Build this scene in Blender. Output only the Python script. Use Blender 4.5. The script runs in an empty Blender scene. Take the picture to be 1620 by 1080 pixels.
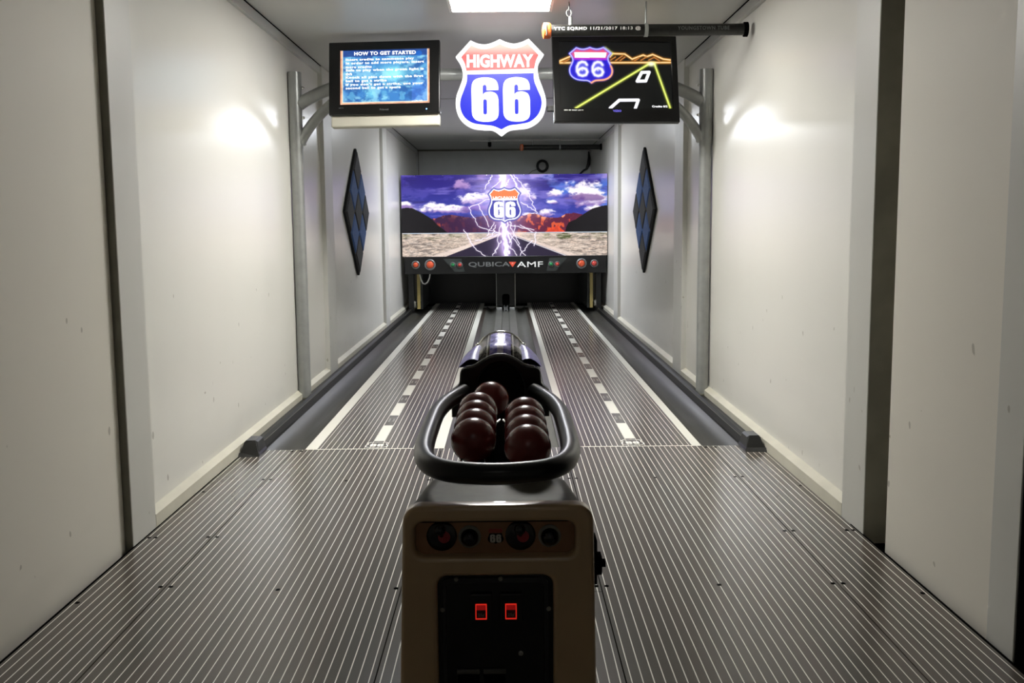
import bpy, bmesh, math, random
import numpy as np
from mathutils import Vector, Matrix
random.seed(7)
S = bpy.context.scene
C = S.collection
PI = math.pi

# ------------------------------------------------------------------ camera
CAM_H = 1.40
F, CX, CY = 1400.0, 810.0, 505.0
def _n(v): v = np.array(v, float); return v / np.linalg.norm(v)
_Y = _n([800 - CX, 357 - CY, F])
_yv = CY + ((800 - CX) * (925 - CX) + F * F) / (CY - 357)
_D = _n([925 - CX, _yv - CY, F])
_X = _n(np.cross(_D, _Y))
R = np.array([_X, _Y, -_D])
cam = bpy.data.cameras.new('camera')
cam.sensor_width = 36.0
cam.lens = 36.0 * F / 1620.0
cam.shift_y = -(540.0 - CY) / 1620.0
cam.clip_start = 0.05
camo = bpy.data.objects.new('camera', cam); C.objects.link(camo)
m = Matrix.Identity(4)
for i in range(3):
    m[i][0] = R[i, 0]; m[i][1] = -R[i, 1]; m[i][2] = -R[i, 2]
m[2][3] = CAM_H
camo.matrix_world = m
S.camera = camo

# ------------------------------------------------------------------ world, exposure
w = bpy.data.worlds.new('world'); S.world = w; w.use_nodes = True
w.node_tree.nodes['Background'].inputs[0].default_value = (0.6, 0.6, 0.55, 1)
w.node_tree.nodes['Background'].inputs[1].default_value = 0.05
S.view_settings.view_transform = 'Standard'
S.view_settings.look = 'None'
S.view_settings.gamma = 1.0
S.view_settings.exposure = 0.1
L_MAIN = 74.0      # emission of the near ceiling panel
L_FAR = 32.0        # emission of the far ceiling panel
L_REAR = 0.9       # emission of the panel behind the viewer

# ------------------------------------------------------------------ materials
def s2l(c):
    return tuple((x / 255 / 12.92 if x / 255 <= 0.04045 else ((x / 255 + 0.055) / 1.055) ** 2.4) for x in c)
class NT:
    def __init__(s, name):
        s.m = bpy.data.materials.new(name); s.m.use_nodes = True
        s.t = s.m.node_tree; s.b = s.t.nodes['Principled BSDF']
    def n(s, ty): return s.t.nodes.new(ty)
    def l(s, a, b): s.t.links.new(a, b)
    def put(s, sock, v):
        if isinstance(v, (int, float)): sock.default_value = v
        elif isinstance(v, tuple): sock.default_value = (*v[:3], 1)
        else: s.l(v, sock)
    def M(s, op, a, b=0.0, c=None):
        n = s.n('ShaderNodeMath'); n.operation = op
        s.put(n.inputs[0], a); s.put(n.inputs[1], b)
        if c is not None: s.put(n.inputs[2], c)
        return n.outputs[0]
    def mix(s, f, a, b):
        n = s.n('ShaderNodeMix'); n.data_type = 'RGBA'
        s.put(n.inputs[0], f); s.put(n.inputs[6], a); s.put(n.inputs[7], b)
        return n.outputs[2]
    def coord(s, which='Object'):
        return s.n('ShaderNodeTexCoord').outputs[which]
    def sep(s, v):
        n = s.n('ShaderNodeSeparateXYZ'); s.l(v, n.inputs[0]); return n.outputs
    def noise(s, scale, detail=3, sc=(1, 1, 1), lo=0.35, hi=0.65, vec=None):
        mp = s.n('ShaderNodeMapping'); s.l(vec or s.coord(), mp.inputs[0]); mp.inputs['Scale'].default_value = sc
        n = s.n('ShaderNodeTexNoise'); n.inputs['Scale'].default_value = scale; n.inputs['Detail'].default_value = detail
        s.l(mp.outputs[0], n.inputs['Vector'])
        r = s.n('ShaderNodeMapRange'); r.inputs[1].default_value = lo; r.inputs[2].default_value = hi
        s.l(n.outputs[0], r.inputs[0])
        return r.outputs[0]
    def base(s, v, rough=0.5, metal=0.0, coat=0.0, spec=None):
        s.put(s.b.inputs['Base Color'], v); s.put(s.b.inputs['Roughness'], rough)
        s.b.inputs['Metallic'].default_value = metal
        s.b.inputs['Coat Weight'].default_value = coat
        s.b.inputs['Coat Roughness'].default_value = 0.06
        if spec is not None: s.b.inputs['Specular IOR Level'].default_value = spec
        return s.m
MATS = {}
def mat(name, c, rough=0.5, metal=0.0, var=0.12, scale=6.0, coat=0.0, spec=None, rvar=0.0):
    if name in MATS: return MATS[name]
    t = NT(name); c = s2l(c)
    f = t.noise(scale)
    c2 = tuple(x * (1 - var) for x in c)
    r = rough if not rvar else t.M('MULTIPLY_ADD', f, rvar, rough)
    MATS[name] = t.base(t.mix(f, c2, c), r, metal, coat, spec)
    return MATS[name]
def emit(name, c, strength, var=0.0):
    if name in MATS: return MATS[name]
    t = NT(name); c = s2l(c)
    f = t.noise(3.0)
    col = t.mix(f, tuple(x * (1 - var) for x in c), c)
    t.base(tuple(x * 0.08 for x in c), 0.35, spec=.2)
    t.put(t.b.inputs['Emission Color'], col); t.b.inputs['Emission Strength'].default_value = strength
    MATS[name] = t.m
    return t.m
def attr_mat(name, strength, rough=0.25, basef=0.3):
    t = NT(name)
    a = t.n('ShaderNodeAttribute'); a.attribute_name = 'Col'
    bc = t.mix(basef, (0, 0, 0), a.outputs['Color'])
    t.base(bc, rough)
    t.put(t.b.inputs['Emission Color'], a.outputs['Color'])
    t.b.inputs['Emission Strength'].default_value = strength
    return t.m

def wall_material(name, c, rough, stain=(120, 112, 95), pos_scale=1.0):
    t = NT(name); c = s2l(c)
    f = t.noise(0.8 * pos_scale, 2, (1, 1, 0.5), .1, .9)
    col = t.mix(f, tuple(x * 0.95 for x in c), c)
    spots = t.noise(26.0, 0, (1, 1, 0.6), 0.83, 0.85)
    z = t.sep(t.coord())[2]
    low = t.M('MULTIPLY', spots, t.M('LESS_THAN', z, 1.1))
    col = t.mix(t.M('MULTIPLY', low, 0.5), col, s2l(stain))
    scuff = t.noise(1.4, 3, (1, 0.5, 1.2), 0.5, 0.8)
    foot = t.n('ShaderNodeMapRange'); foot.inputs[1].default_value = 0.55; foot.inputs[2].default_value = 0.0
    t.l(z, foot.inputs[0])
    col = t.mix(t.M('MULTIPLY', t.M('MULTIPLY', scuff, foot.outputs[0]), 0.3), col, s2l(stain))
    r = t.M('MULTIPLY_ADD', t.noise(0.9, 1, (1, 1, .5), .1, .9), 0.06, rough)
    t.base(col, r)
    bmp = t.n('ShaderNodeBump'); bmp.inputs['Strength'].default_value = 0.12; bmp.inputs['Distance'].default_value = 0.01
    t.l(t.noise(1.6, 2, (1, 1, 0.6), 0.2, 0.8), bmp.inputs['Height']); t.l(bmp.outputs[0], t.b.inputs['Normal'])
    MATS[name] = t.m
    return t.m
M_WALL = wall_material('white_wall_panel', (230, 228, 221), 0.22)
M_WALLN = wall_material('matte_wall_panel', (226, 221, 210), 0.55)
M_COL = wall_material('white_column_panel', (205, 204, 198), 0.40)
M_CEIL = wall_material('ceiling_panel', (190, 190, 186), 0.34)
M_BASE = mat('cream_baseboard', (212, 208, 192), 0.45, var=0.08)
M_BACK = mat('grey_back_wall', (214, 216, 214), 0.5, var=0.06)
M_STEEL_SHADE = mat('steel_and_column_shade', (128, 126, 113), 0.5, var=0.25, scale=5)  # dark steel of small fittings; also the painted shade on the near columns
M_BLACK = mat('black_plastic', (22, 22, 22), 0.3, var=0.2)
M_BLACKM = mat('black_matte', (9, 9, 9), 0.9, var=0.3, spec=0.0)
M_GLOSSBLK = mat('gloss_black_bezel', (12, 12, 12), 0.22, var=0.1)
t_ = NT('gutter_plastic'); f_ = t_.noise(5, 4, (3, .12, 1)); t_.base(t_.mix(f_, s2l((52, 52, 49)), s2l((70, 69, 65))), t_.M('MULTIPLY_ADD', f_, .10, .36), spec=.3); M_GUT = t_.m
M_CHAN = mat('track_cover_plastic', (104, 104, 98), 0.33, var=0.2, scale=4)
M_RAIL = mat('dark_rail', (22, 22, 20), 0.45, var=0.3)
M_BROWN = mat('dark_wood_strip', (62, 56, 48), 0.35, var=0.3)
M_ALU = mat('brushed_aluminium', (160, 162, 160), 0.36, 0.35, var=0.12, scale=12)
M_CHROME = mat('chrome', (210, 210, 205), 0.12, 1.0, var=0.05)
M_SILVER = mat('silver_plastic', (185, 182, 168), 0.4, 0.1, var=0.05)
M_CREAM = mat('cream_lacquer', (168, 142, 106), 0.28, 0.0, var=0.08, coat=0.6)
M_TOP = mat('smoky_gloss_top', (92, 90, 80), 0.5, 0.0, var=0.35, scale=14, spec=.12)
M_BRONZE = mat('bronze_panel', (150, 112, 84), 0.38, 0.8, var=0.25, scale=8)
M_BALL = mat('oxblood_ball', (112, 38, 34), 0.27, var=0.12, scale=15)
M_RUB = mat('rubber_handrail', (15, 15, 15), 0.30, var=0.2, scale=30, spec=.35)
M_RED = mat('red_plastic', (140, 28, 36), 0.4)
M_ORANGE = mat('orange_cap', (205, 95, 40), 0.45, var=0.4, scale=40)
M_WHITE = mat('white_print', (235, 235, 230), 0.5, var=0.03)
M_GREYP = mat('grey_print', (120, 122, 122), 0.4, 0.3, var=0.05)
M_YEL = mat('yellow_strip', (222, 200, 128), 0.5, var=0.15)
M_BLUE = mat('navy_quilt', (34, 70, 122), 0.9, var=0.25, scale=30)
M_BLKQ = mat('black_quilt', (20, 20, 19), 0.9, var=0.3, scale=30)
M_PIPE = mat('black_pipe', (38, 38, 36), 0.35, 0.3, var=0.4, scale=40)

# ------------------------------------------------------------------ object helpers
ORG = {}
def tag(o, label=None, cat=None, group=None, kind=None):
    if label: o['label'] = label
    if cat: o['category'] = cat
    if group: o['group'] = group
    if kind: o['kind'] = kind
    return o
def thing(name, label, cat, loc=(0, 0, 0), group=None):
    o = bpy.data.objects.new(name, None); C.objects.link(o)
    o.empty_display_size = 0.1; o.location = loc; ORG[o] = Vector(loc)
    return tag(o, label, cat, group)
def obj(name, bm, material, parent=None, origin=None, smooth=None, label=None):
    """bm is given in world coordinates; origin defaults to the parent's."""
    base = ORG.get(parent, Vector((0, 0, 0))) if parent else Vector((0, 0, 0))
    org = Vector(origin) if origin is not None else base
    for v in bm.verts: v.co -= org
    bmesh.ops.recalc_face_normals(bm, faces=bm.faces)
    me = bpy.data.meshes.new(name); 
    if smooth is not None:
        for f in bm.faces: f.smooth = True
    bm.to_mesh(me); bm.free()
    if smooth:
        me.set_sharp_from_angle(angle=math.radians(smooth))
    o = bpy.data.objects.new(name, me); C.objects.link(o)
    ms = material if isinstance(material, (list, tuple)) else [material]
    for x in ms: me.materials.append(x)
    if parent: o.parent = parent
    o.location = org - base
    ORG[o] = org
    if label: o['label'] = label
    return o
def NB(): return bmesh.new()
def box(bm, x0, x1, y0, y1, z0, z1, bev=0.0, seg=2, mi=0):
    vs = [bm.verts.new((x, y, z)) for z in (z0, z1) for y in (y0, y1) for x in (x0, x1)]
    fs = [bm.faces.new([vs[i] for i in q]) for q in ((0, 2, 3, 1), (4, 5, 7, 6), (0, 1, 5, 4), (2, 6, 7, 3), (0, 4, 6, 2), (1, 3, 7, 5))]
    for f in fs: f.material_index = mi
    if bev > 0:
        es = list({e for f in fs for e in f.edges})
        bmesh.ops.bevel(bm, geom=es, offset=bev, segments=seg, affect='EDGES', profile=0.5)
    return bm
def B(*a, **k): return box(NB(), *a, **k)
def tube(bm, pts, r, n=14, closed=False, caps=True, taper=None):
    P = [Vector(p) for p in pts]; N = len(P)
    rings = []; up = None
    for i in range(N):
        if closed: t = (P[(i + 1) % N] - P[i - 1]).normalized()
        else: t = (P[min(i + 1, N - 1)] - P[max(i - 1, 0)]).normalized()
        if up is None:
            a = Vector((0, 0, 1)) if abs(t.z) < 0.9 else Vector((1, 0, 0))
            up = (a - t * a.dot(t)).normalized()
        else:
            up = (up - t * up.dot(t)).normalized()
        s = t.cross(up)
        rr = r if taper is None else r * taper[i]
        rings.append([bm.verts.new(P[i] + (up * math.cos(k * 2 * PI / n) + s * math.sin(k * 2 * PI / n)) * rr) for k in range(n)])
    for i in range(N if closed else N - 1):
        a, b = rings[i], rings[(i + 1) % N]
        for k in range(n): bm.faces.new([a[k], a[(k + 1) % n], b[(k + 1) % n], b[k]])
    if caps and not closed:
        bm.faces.new(list(reversed(rings[0]))); bm.faces.new(rings[-1])
    return bm
def T(pts, r, **k): return tube(NB(), pts, r, **k)
def cyl(bm, c, axis, r, h, n=20, r2=None):
    c = Vector(c); a = Vector(axis).normalized()
    if r2 is None: r2 = r
    return tube(bm, [c, c + a * h], 1.0, n=n, taper=[r, r2])
def lathe(bm, c, axis, prof, n=28):
    """prof: list of (radius, height) along axis from c."""
    c = Vector(c); a = Vector(axis).normalized()
    b = Vector((0, 0, 1)) if abs(a.z) < 0.9 else Vector((1, 0, 0))
    u = (b - a * b.dot(a)).normalized(); v = a.cross(u)
    rings = []
    for r, h in prof:
        if r < 1e-6: rings.append([bm.verts.new(c + a * h)])
        else: rings.append([bm.verts.new(c + a * h + (u * math.cos(k * 2 * PI / n) + v * math.sin(k * 2 * PI / n)) * r) for k in range(n)])
    for p, q in zip(rings, rings[1:]):
        for k in range(n):
            k2 = (k + 1) % n
            if len(p) == 1 and len(q) > 1: bm.faces.new([p[0], q[k2], q[k]])
            elif len(q) == 1 and len(p) > 1: bm.faces.new([p[k], p[k2], q[0]])
            elif len(p) > 1: bm.faces.new([p[k], p[k2], q[k2], q[k]])
    return bm
def sphere(bm, c, r, seg=32, rings=20, sc=(1, 1, 1)):
    bmesh.ops.create_uvsphere(bm, u_segments=seg, v_segments=rings, radius=r,
                              matrix=Matrix.Translation(c) @ Matrix.Diagonal((*sc, 1)))
    return bm
def prism_y(bm, prof, y0, y1, closed=True, prof1=None):
    """prof: list of (x, z), swept from y0 to y1."""
    prof1 = prof1 or prof
    a = [bm.verts.new((x, y0, z)) for x, z in prof]; b = [bm.verts.new((x, y1, z)) for x, z in prof1]
    n = len(prof)
    for i in range(n if closed else n - 1):
        j = (i + 1) % n
        bm.faces.new([a[i], a[j], b[j], b[i]])
    if closed:
        bm.faces.new(a); bm.faces.new(list(reversed(b)))
    return bm
def round_poly(pts, r, n=6):
    out = []; N = len(pts)
    for i in range(N):
        p = Vector(pts[i]); a = Vector(pts[i - 1]); b = Vector(pts[(i + 1) % N])
        da = (a - p); db = (b - p)
        rr = min(r, da.length * 0.49, db.length * 0.49)
        p0 = p + da.normalized() * rr; p1 = p + db.normalized() * rr
        for k in range(n + 1):
            t = k / n
            q = p0 * (1 - t) ** 2 + p * 2 * t * (1 - t) + p1 * t * t
            out.append((q.x, q.y))
    return out
def smooth_loop(pts, n=6):
    """closed Catmull-Rom through 2-D points; a point with a third value 1 is a sharp corner."""
    N = len(pts); out = []
    for i in range(N):
        p0, p1, p2, p3 = pts[i - 1], pts[i], pts[(i + 1) % N], pts[(i + 2) % N]
        s1 = len(p1) > 2; s2 = len(p2) > 2
        for k in range(n):
            t = k / n
            m1 = [(p2[c] - p0[c]) * 0.5 for c in (0, 1)] if not s1 else [(p2[c] - p1[c]) for c in (0, 1)]
            m2 = [(p3[c] - p1[c]) * 0.5 for c in (0, 1)] if not s2 else [(p2[c] - p1[c]) for c in (0, 1)]
            h = (2 * t ** 3 - 3 * t ** 2 + 1, t ** 3 - 2 * t ** 2 + t, -2 * t ** 3 + 3 * t ** 2, t ** 3 - t ** 2)
            out.append(tuple(h[0] * p1[c] + h[1] * m1[c] + h[2] * p2[c] + h[3] * m2[c] for c in (0, 1)))
    return out
def curve_bm(cu):
    o = bpy.data.objects.new('tmp', cu); C.objects.link(o)
    dg = bpy.context.evaluated_depsgraph_get()
    me = bpy.data.meshes.new_from_object(o.evaluated_get(dg))
    bm = NB(); bm.from_mesh(me)
    bpy.data.objects.remove(o); bpy.data.curves.remove(cu); bpy.data.meshes.remove(me)
    return bm
def flat(loops, depth=0.002, bevel=0.0, bseg=2):
    """filled 2-D shape (loops nest as holes) in the local xy plane, extruded by depth (+-depth/2 in z)."""
    cu = bpy.data.curves.new('shape', 'CURVE'); cu.dimensions = '2D'; cu.fill_mode = 'BOTH'
    cu.extrude = max(depth / 2 - bevel, 0); cu.bevel_depth = bevel; cu.bevel_resolution = bseg
    if bevel: cu.offset = -bevel
    for lp in loops:
        sp = cu.splines.new('POLY'); sp.points.add(len(lp) - 1); sp.use_cyclic_u = True
        for i, p in enumerate(lp): sp.points[i].co = (p[0], p[1], 0, 1)
    return curve_bm(cu)
def text(body, size, depth=0.001, off=0.0, sx=1.0, align='CENTER', spacing=1.0, space_line=1.0, shear=0.0):
    cu = bpy.data.curves.new('text', 'FONT'); cu.body = body; cu.size = size
    cu.extrude = depth / 2; cu.offset = off; cu.align_x = align; cu.align_y = 'CENTER'
    cu.space_character = spacing; cu.space_line = space_line; cu.shear = shear
    cu.resolution_u = 3
    bm = curve_bm(cu)
    bmesh.ops.scale(bm, vec=(sx, 1, 1), verts=bm.verts)
    return bm
def fit(bm, wd, ht=None):
    xs = [v.co.x for v in bm.verts]; ys = [v.co.y for v in bm.verts]
    cx = (min(xs) + max(xs)) / 2; cy = (min(ys) + max(ys)) / 2; kx = wd / (max(xs) - min(xs)); ky = kx if ht is None else ht / (max(ys) - min(ys))
    for v in bm.verts: v.co.x = (v.co.x - cx) * kx; v.co.y = (v.co.y - cy) * ky
    return bm
FRONT = Matrix(((1, 0, 0, 0), (0, 0, -1, 0), (0, 1, 0, 0), (0, 0, 0, 1)))   # local xy -> world xz, facing -y
def place(bm, M):
    bmesh.ops.transform(bm, matrix=M, verts=bm.verts); return bm
def front(bm, x, y, z): return place(bm, Matrix.Translation((x, y, z)) @ FRONT)
def struct(name, bm, m, parent=None, smooth=None):
    o = obj(name, bm, m, parent, smooth=smooth)
    if not parent: o['kind'] = 'structure'
    return o
def copy_tree(o, parent=None):
    c = o.copy(); C.objects.link(c); c.parent = parent
    for ch in list(o.children): copy_tree(ch, c)
    return c

# ------------------------------------------------------------------ room shell
XL, XR = -1.66, 1.60            # column faces / floor edges
WL, WRF, WRN = -1.70, 1.645, 1.72
ZC = 2.86; YB = 17.2; YF = -2.2

# striped approach floor, five long boards; UV.x counts stripes
def stripe_mat(name, lane=False):
    t = NT(name)
    uv = t.sep(t.coord('UV')); u = uv[0]; y = t.sep(t.coord())[1]
    fr = t.M('ABSOLUTE', t.M('SUBTRACT', t.M('FRACT', t.M('ADD', u, 0.5)), 0.5))
    line = t.M('LESS_THAN', fr, 0.055 if not lane else 0.058)
    g1 = t.noise(0.9, 3, (6, 0.25, 1))
    g2 = t.noise(160, 1, (1, 0.5, 1), 0.1, 0.9)
    a = t.mix(g1, s2l((86, 84, 78)), s2l((98, 90, 84)))
    a = t.mix(t.M('MULTIPLY', g2, 0.22), a, s2l((74, 71, 65)))
    white = s2l((244, 242, 232)); wl = s2l((240, 239, 228))
    col = t.mix(line, a, white)
    if lane:
        au = t.M('ABSOLUTE', u)
        incol = t.M('LESS_THAN', au, 0.92)
        ph = t.M('FRACT', t.M('DIVIDE', t.M('SUBTRACT', y, 5.708), 0.793))
        dash = t.M('LESS_THAN', ph, 0.58)
        # gap between dashes: dark with faint short marks
        mark = t.M('MULTIPLY', t.M('LESS_THAN', t.M('ABSOLUTE', t.M('SUBTRACT', au, 0.45)), 0.2),
                   t.M('LESS_THAN', t.M('ABSOLUTE', t.M('SUBTRACT', ph, 0.80)), 0.07))
        gap = t.mix(t.M('MULTIPLY', mark, 0.25), s2l((84, 80, 74)), wl)
        before = t.M('GREATER_THAN', y, 5.70)
        dcol = t.mix(t.M('MULTIPLY', dash, before), gap, wl)
        col = t.mix(incol, col, dcol)
        col = t.mix(t.M('GREATER_THAN', au, 10.52), col, wl)
        col = t.mix(t.M('LESS_THAN', y, 5.515), col, wl)
    t.base(col, 0.20 if lane else 0.24)
    return t.m
M_FLOOR = stripe_mat('striped_floor'); M_LANE = stripe_mat('striped_lane', True)
def board(bm, x0, x1, y0, y1, z0, z1, u0, u1):
    uvl = bm.loops.layers.uv.verify()
    n0 = len(bm.faces); box(bm, x0, x1, y0, y1, z0, z1); bm.faces.ensure_lookup_table()
    for f in bm.faces[n0:]:
        for lp in f.loops: lp[uvl].uv = (u0 + (lp.vert.co.x - x0) / (x1 - x0) * (u1 - u0), lp.vert.co.y)
PT = 0.0343
def bu(x0, x1, n):   # n stripes centred on the board
    s = 0.46
    return (-s, n - 1 + s)
bm = NB()
g = 0.0022
for x0, x1, n in ((-1.66, -1.3508, 9), (-1.3508, -.4196, 27), (-.4196, .3584, 23), (.3584, 1.2850, 27), (1.2850, 1.60, 9)):
    segs = ((YF, 3.27), (3.27, 4.86), (4.86, 5.5)) if abs(x0 + .4196) < .01 else ((YF, 5.5),)
    for ya, yb in segs:
        board(bm, x0 + g, x1 - g, ya + .0015, yb - .0015, -0.04, 0.0, -.46, n - 1 + .46)
floor = struct('floor', bm, M_FLOOR)
struct('trim_1', B(WL + .001, WRN + .004, YF, 5.49, -0.12, -0.041), M_BLACKM)
# screw holes in the boards
scr = NB()
spots = []
for yy in (3.32, 4.80):
    for xx in (-1.37, -1.33, -.90, -.44, -.40, .34, .38, .82, 1.265, 1.305): spots.append((xx, yy + (0.04 if int(xx * 100) % 2 else 0)))
for yy in (3.92,):
    for xx in (-1.64, -1.61, -1.37, -1.33, 1.265, 1.305, 1.55, 1.58): spots.append((xx, yy))
for xx in (-1.63, 1.57): spots.append((xx, 3.22)); spots.append((xx, 4.62))
for xx in (-1.36, -1.30, 1.25, 1.31): spots.append((xx, 5.46))
for x, y in spots:
    obj('screw', place(lathe(NB(), (x, y, 0.0002), (0, 0, 1), [(0.0095, -0.001), (0.0095, 0.0008), (0.0, 0.0004)], 10), Matrix()), M_BLACKM, floor)

# walls
bm = NB(); box(bm, WL - .1, WL, 3.9, YB, -.3, ZC + .1); box(bm, WL - .1, WL + .004, YF, 3.9, -.3, ZC + .1, mi=1); struct('wall_left', bm, [M_WALL, M_WALLN])
bm = NB(); box(bm, 1.632, 1.73, 2.70, 3.70, -.3, ZC + .1, mi=1); box(bm, WRN, WRN + .1, 3.70, 4.0, -.3, ZC + .1, mi=1); box(bm, WRF, WRF + .15, 4.0, YB, -.3, ZC + .1); struct('wall_right', bm, [M_WALL, M_WALLN])
struct('wall_back', B(WL - .1, WRF + .15, YB, YB + .1, -.3, ZC + .1), M_BACK)
struct('wall_front', B(WL - .1, WRN + .2, YF - .1, YF, -.3, ZC + .1), M_WALL)
struct('ceiling', B(WL - .1, WRN + .2, YF, YB, ZC, ZC + .1), M_CEIL)
# doorway at the right edge
d = obj('door_1', B(1.615, 1.70, 0.9, 2.69, -.04, ZC), M_BLACKM); d['kind'] = 'structure'
obj('door_handle', T([(1.615, 2.0, 1.0), (1.55, 2.0, 1.0), (1.55, 2.1, 1.0)], .012, n=10), M_CHROME, d)
struct('wall_right_near', B(WRN, WRN + .1, YF, 2.70, -.3, ZC + .1), M_WALLN)
# columns
tn = [2]
def trim(bm, m, smooth=None):
    o = struct('trim_%d' % tn[0], bm, m, smooth=smooth); tn[0] += 1; return o
def column_l(y0, y1):
    bm = NB(); box(bm, WL - .01, XL, y0, y1, -.05, ZC - .001, bev=.003, seg=1)
    bm.normal_update()
    for f in bm.faces: f.material_index = 1 if (f.normal.y < -.9 and y0 < 5) else 0  # near column: side turned from the lamps is coloured darker as shade
    trim(bm, [M_COL, M_STEEL_SHADE])
def column_r(y0, y1, near=False):
    bm = NB(); box(bm, XR, (WRN if near else WRF) + .01, y0, y1, -.05, ZC - .001, bev=.003, seg=1)
    bm.normal_update()
    for f in bm.faces: f.material_index = 1 if (f.normal.y < -.9 and y0 < 5) else 0  # same painted shade on the viewer-facing side of the near right column
    trim(bm, [M_COL, M_STEEL_SHADE])
column_l(3.80, 4.06); column_l(8.25, 8.62); column_l(12.2, 12.6)
column_r(3.86, 4.12, True); column_r(8.05, 8.45); column_r(12.7, 13.15)
trim(B(1.615, 1.70, 2.70, 2.86, -.05, ZC - .001, bev=.004), M_COL)
# baseboards between columns
def baseb(side, y0, y1, k):
    if side < 0: pr = [(WL - .001, -.02), (XL + .001, -.02), (XL + .001, .062), (WL - .001, .085)]
    else: pr = [(WRF + .001, -.02), (WRF + .001, .085), (XR - .001, .062), (XR - .001, -.02)]
    o = obj('baseboard_%s' % ('left' if side < 0 else 'right') + ('' if k == 0 else '_%d' % k), prism_y(NB(), pr, y0, y1), M_BASE)
    o['kind'] = 'structure'
for k, (a, b) in enumerate(((4.06, 8.25), (8.62, 12.2), (12.6, YB))): baseb(-1, a, b, k)
for k, (a, b) in enumerate(((4.12, 8.05), (8.45, 12.7), (13.15, YB))): baseb(1, a, b, k)
# cornice strips between the columns
for a, b in ((YF, 3.8), (4.06, 8.25), (8.62, 12.2), (12.6, YB)):
    trim(B(WL - .001, XL - .012, a, b, ZC - .07, ZC - .001), M_CEIL)
    trim(B(WL - .001, XL - .004, a, b, ZC - .004, ZC - .0005), M_BLACKM)
for a, b in ((4.12, 8.05), (8.45, 12.7), (13.15, YB)):
    trim(B(XR + .012, WRF + .001, a, b, ZC - .07, ZC - .001), M_CEIL)
    trim(B(XR + .004, WRF + .001, a, b, ZC - .004, ZC - .0005), M_BLACKM)
# black edge beside the floor
trim(B(XL - .002, XL + .006, YF, 5.4, -.02, .002), M_BLACKM)
trim(B(XR - .004, XR + .004, YF, 4.0, -.02, .002), M_BLACKM)
# seams of the back wall and far ceiling
for x in (-1.66, -.35, .29, 1.30): trim(B(x - .006, x + .006, YB - .006, YB, 0, ZC), M_BACK if x > -1 else M_STEEL_SHADE)
trim(B(WL, WRF, YB - .03, YB - .0005, ZC - .03, ZC - .001), M_STEEL_SHADE)
trim(B(-.6, WRF, 15.3, 15.33, ZC - .03, ZC - .001), M_CEIL)
trim(B(WL, WRF, 10.4, 10.41, ZC - .004, ZC - .0005), M_STEEL_SHADE)

# ------------------------------------------------------------------ ceiling lights
def ceiling_light(y0, y1, strength, label, x0=-.345, x1=.305, tint=(255, 253, 247)):
    t = thing('ceiling_light', label, 'light', ((x0 + x1) / 2, (y0 + y1) / 2, ZC))
    bm = NB()
    for a in ((x0 - .02, x1 + .02, y0 - .02, y0), (x0 - .02, x1 + .02, y1, y1 + .02), (x0 - .02, x0, y0, y1), (x1, x1 + .02, y0, y1)):
        box(bm, a[0], a[1], a[2], a[3], ZC - .025, ZC - .0005)
    obj('frame', bm, M_WHITE, t)
    obj('diffuser', B(x0, x1, y0, y1, ZC - .02, ZC - .0005), emit('lamp_%d' % int(strength * 10), tint, strength), t)
ceiling_light(5.53, 6.15, L_MAIN, 'bright white square light panel on the ceiling above the hanging shield sign')
ceiling_light(11.9, 12.8, L_FAR, 'larger white light panel on the far ceiling, hidden behind the hanging shield sign', tint=(246, 249, 255))
ceiling_light(12.92, 13.32, 85.0, 'small added white light panel nearest the banner, hidden behind the shield sign', x0=-.26, x1=.20, tint=(240, 246, 255))  # extra panel added to brighten the far walls around the banner
ceiling_light(-1.2, -.2, L_REAR, 'dim white light panel on the ceiling behind the viewer')

# ------------------------------------------------------------------ lanes, gutters, ball track
YE = 16.1
def lane(name_x0, x1, label):
    x0 = name_x0; xc = (x0 + x1) / 2
    bm = NB(); board(bm, x0, x1, 5.502, YE, -.05, 0.0, -(x1 - x0) / 2 / .0349, (x1 - x0) / 2 / .0349)
    t = thing('bowling_lane', label, 'bowling lane', (xc, 5.5, 0), 'bowling lanes')
    o = obj('lane_surface', bm, M_LANE, t, origin=(xc, 0, 0))
    return t, xc
LN1, xc1 = lane(-1.285, -.402, 'left bowling lane with white edge bands, thin white stripes and white dashes down its middle')
LN2, xc2 = lane(.380, 1.232, 'right bowling lane with white edge bands, thin white stripes and white dashes down its middle')

# shield and numeral outlines (traced once, in sign units: centre 0, height 1)
def U(l, cx=526.0, cy=572.0, s=967.0): return [((p[0] - cx) / s, (cy - p[1]) / s) + tuple(p[2:]) for p in l]
SH_OUT = smooth_loop(U([(225, 100, 1), (300, 132), (380, 140), (455, 120), (520, 90, 1), (590, 120), (665, 135), (740, 120), (814, 88, 1), (968, 245, 1), (915, 330), (905, 400), (918, 480), (955, 580), (985, 680), (985, 770), (955, 860), (890, 930), (800, 975), (700, 986), (610, 1000), (530, 1055, 1), (445, 998), (350, 990), (240, 975), (150, 925), (90, 850), (66, 750), (75, 650), (110, 560), (140, 470), (138, 400), (115, 330), (72, 262, 1)]), 5)
SH_RED = smooth_loop(U([(232, 152, 1), (300, 182), (380, 190), (455, 172), (520, 143, 1), (590, 172), (665, 187), (740, 172), (806, 142, 1), (912, 252, 1), (885, 310), (868, 385, 1), (180, 402, 1), (165, 335), (130, 268, 1)]), 4)
SH_BLUE = smooth_loop(U([(187, 440, 1), (862, 432, 1), (868, 510), (903, 600), (938, 685), (938, 765), (900, 850), (820, 915), (715, 938), (610, 952), (530, 990, 1), (445, 955), (345, 942), (235, 922), (155, 865), (115, 780), (117, 690), (150, 600), (183, 510)]), 4)
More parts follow.
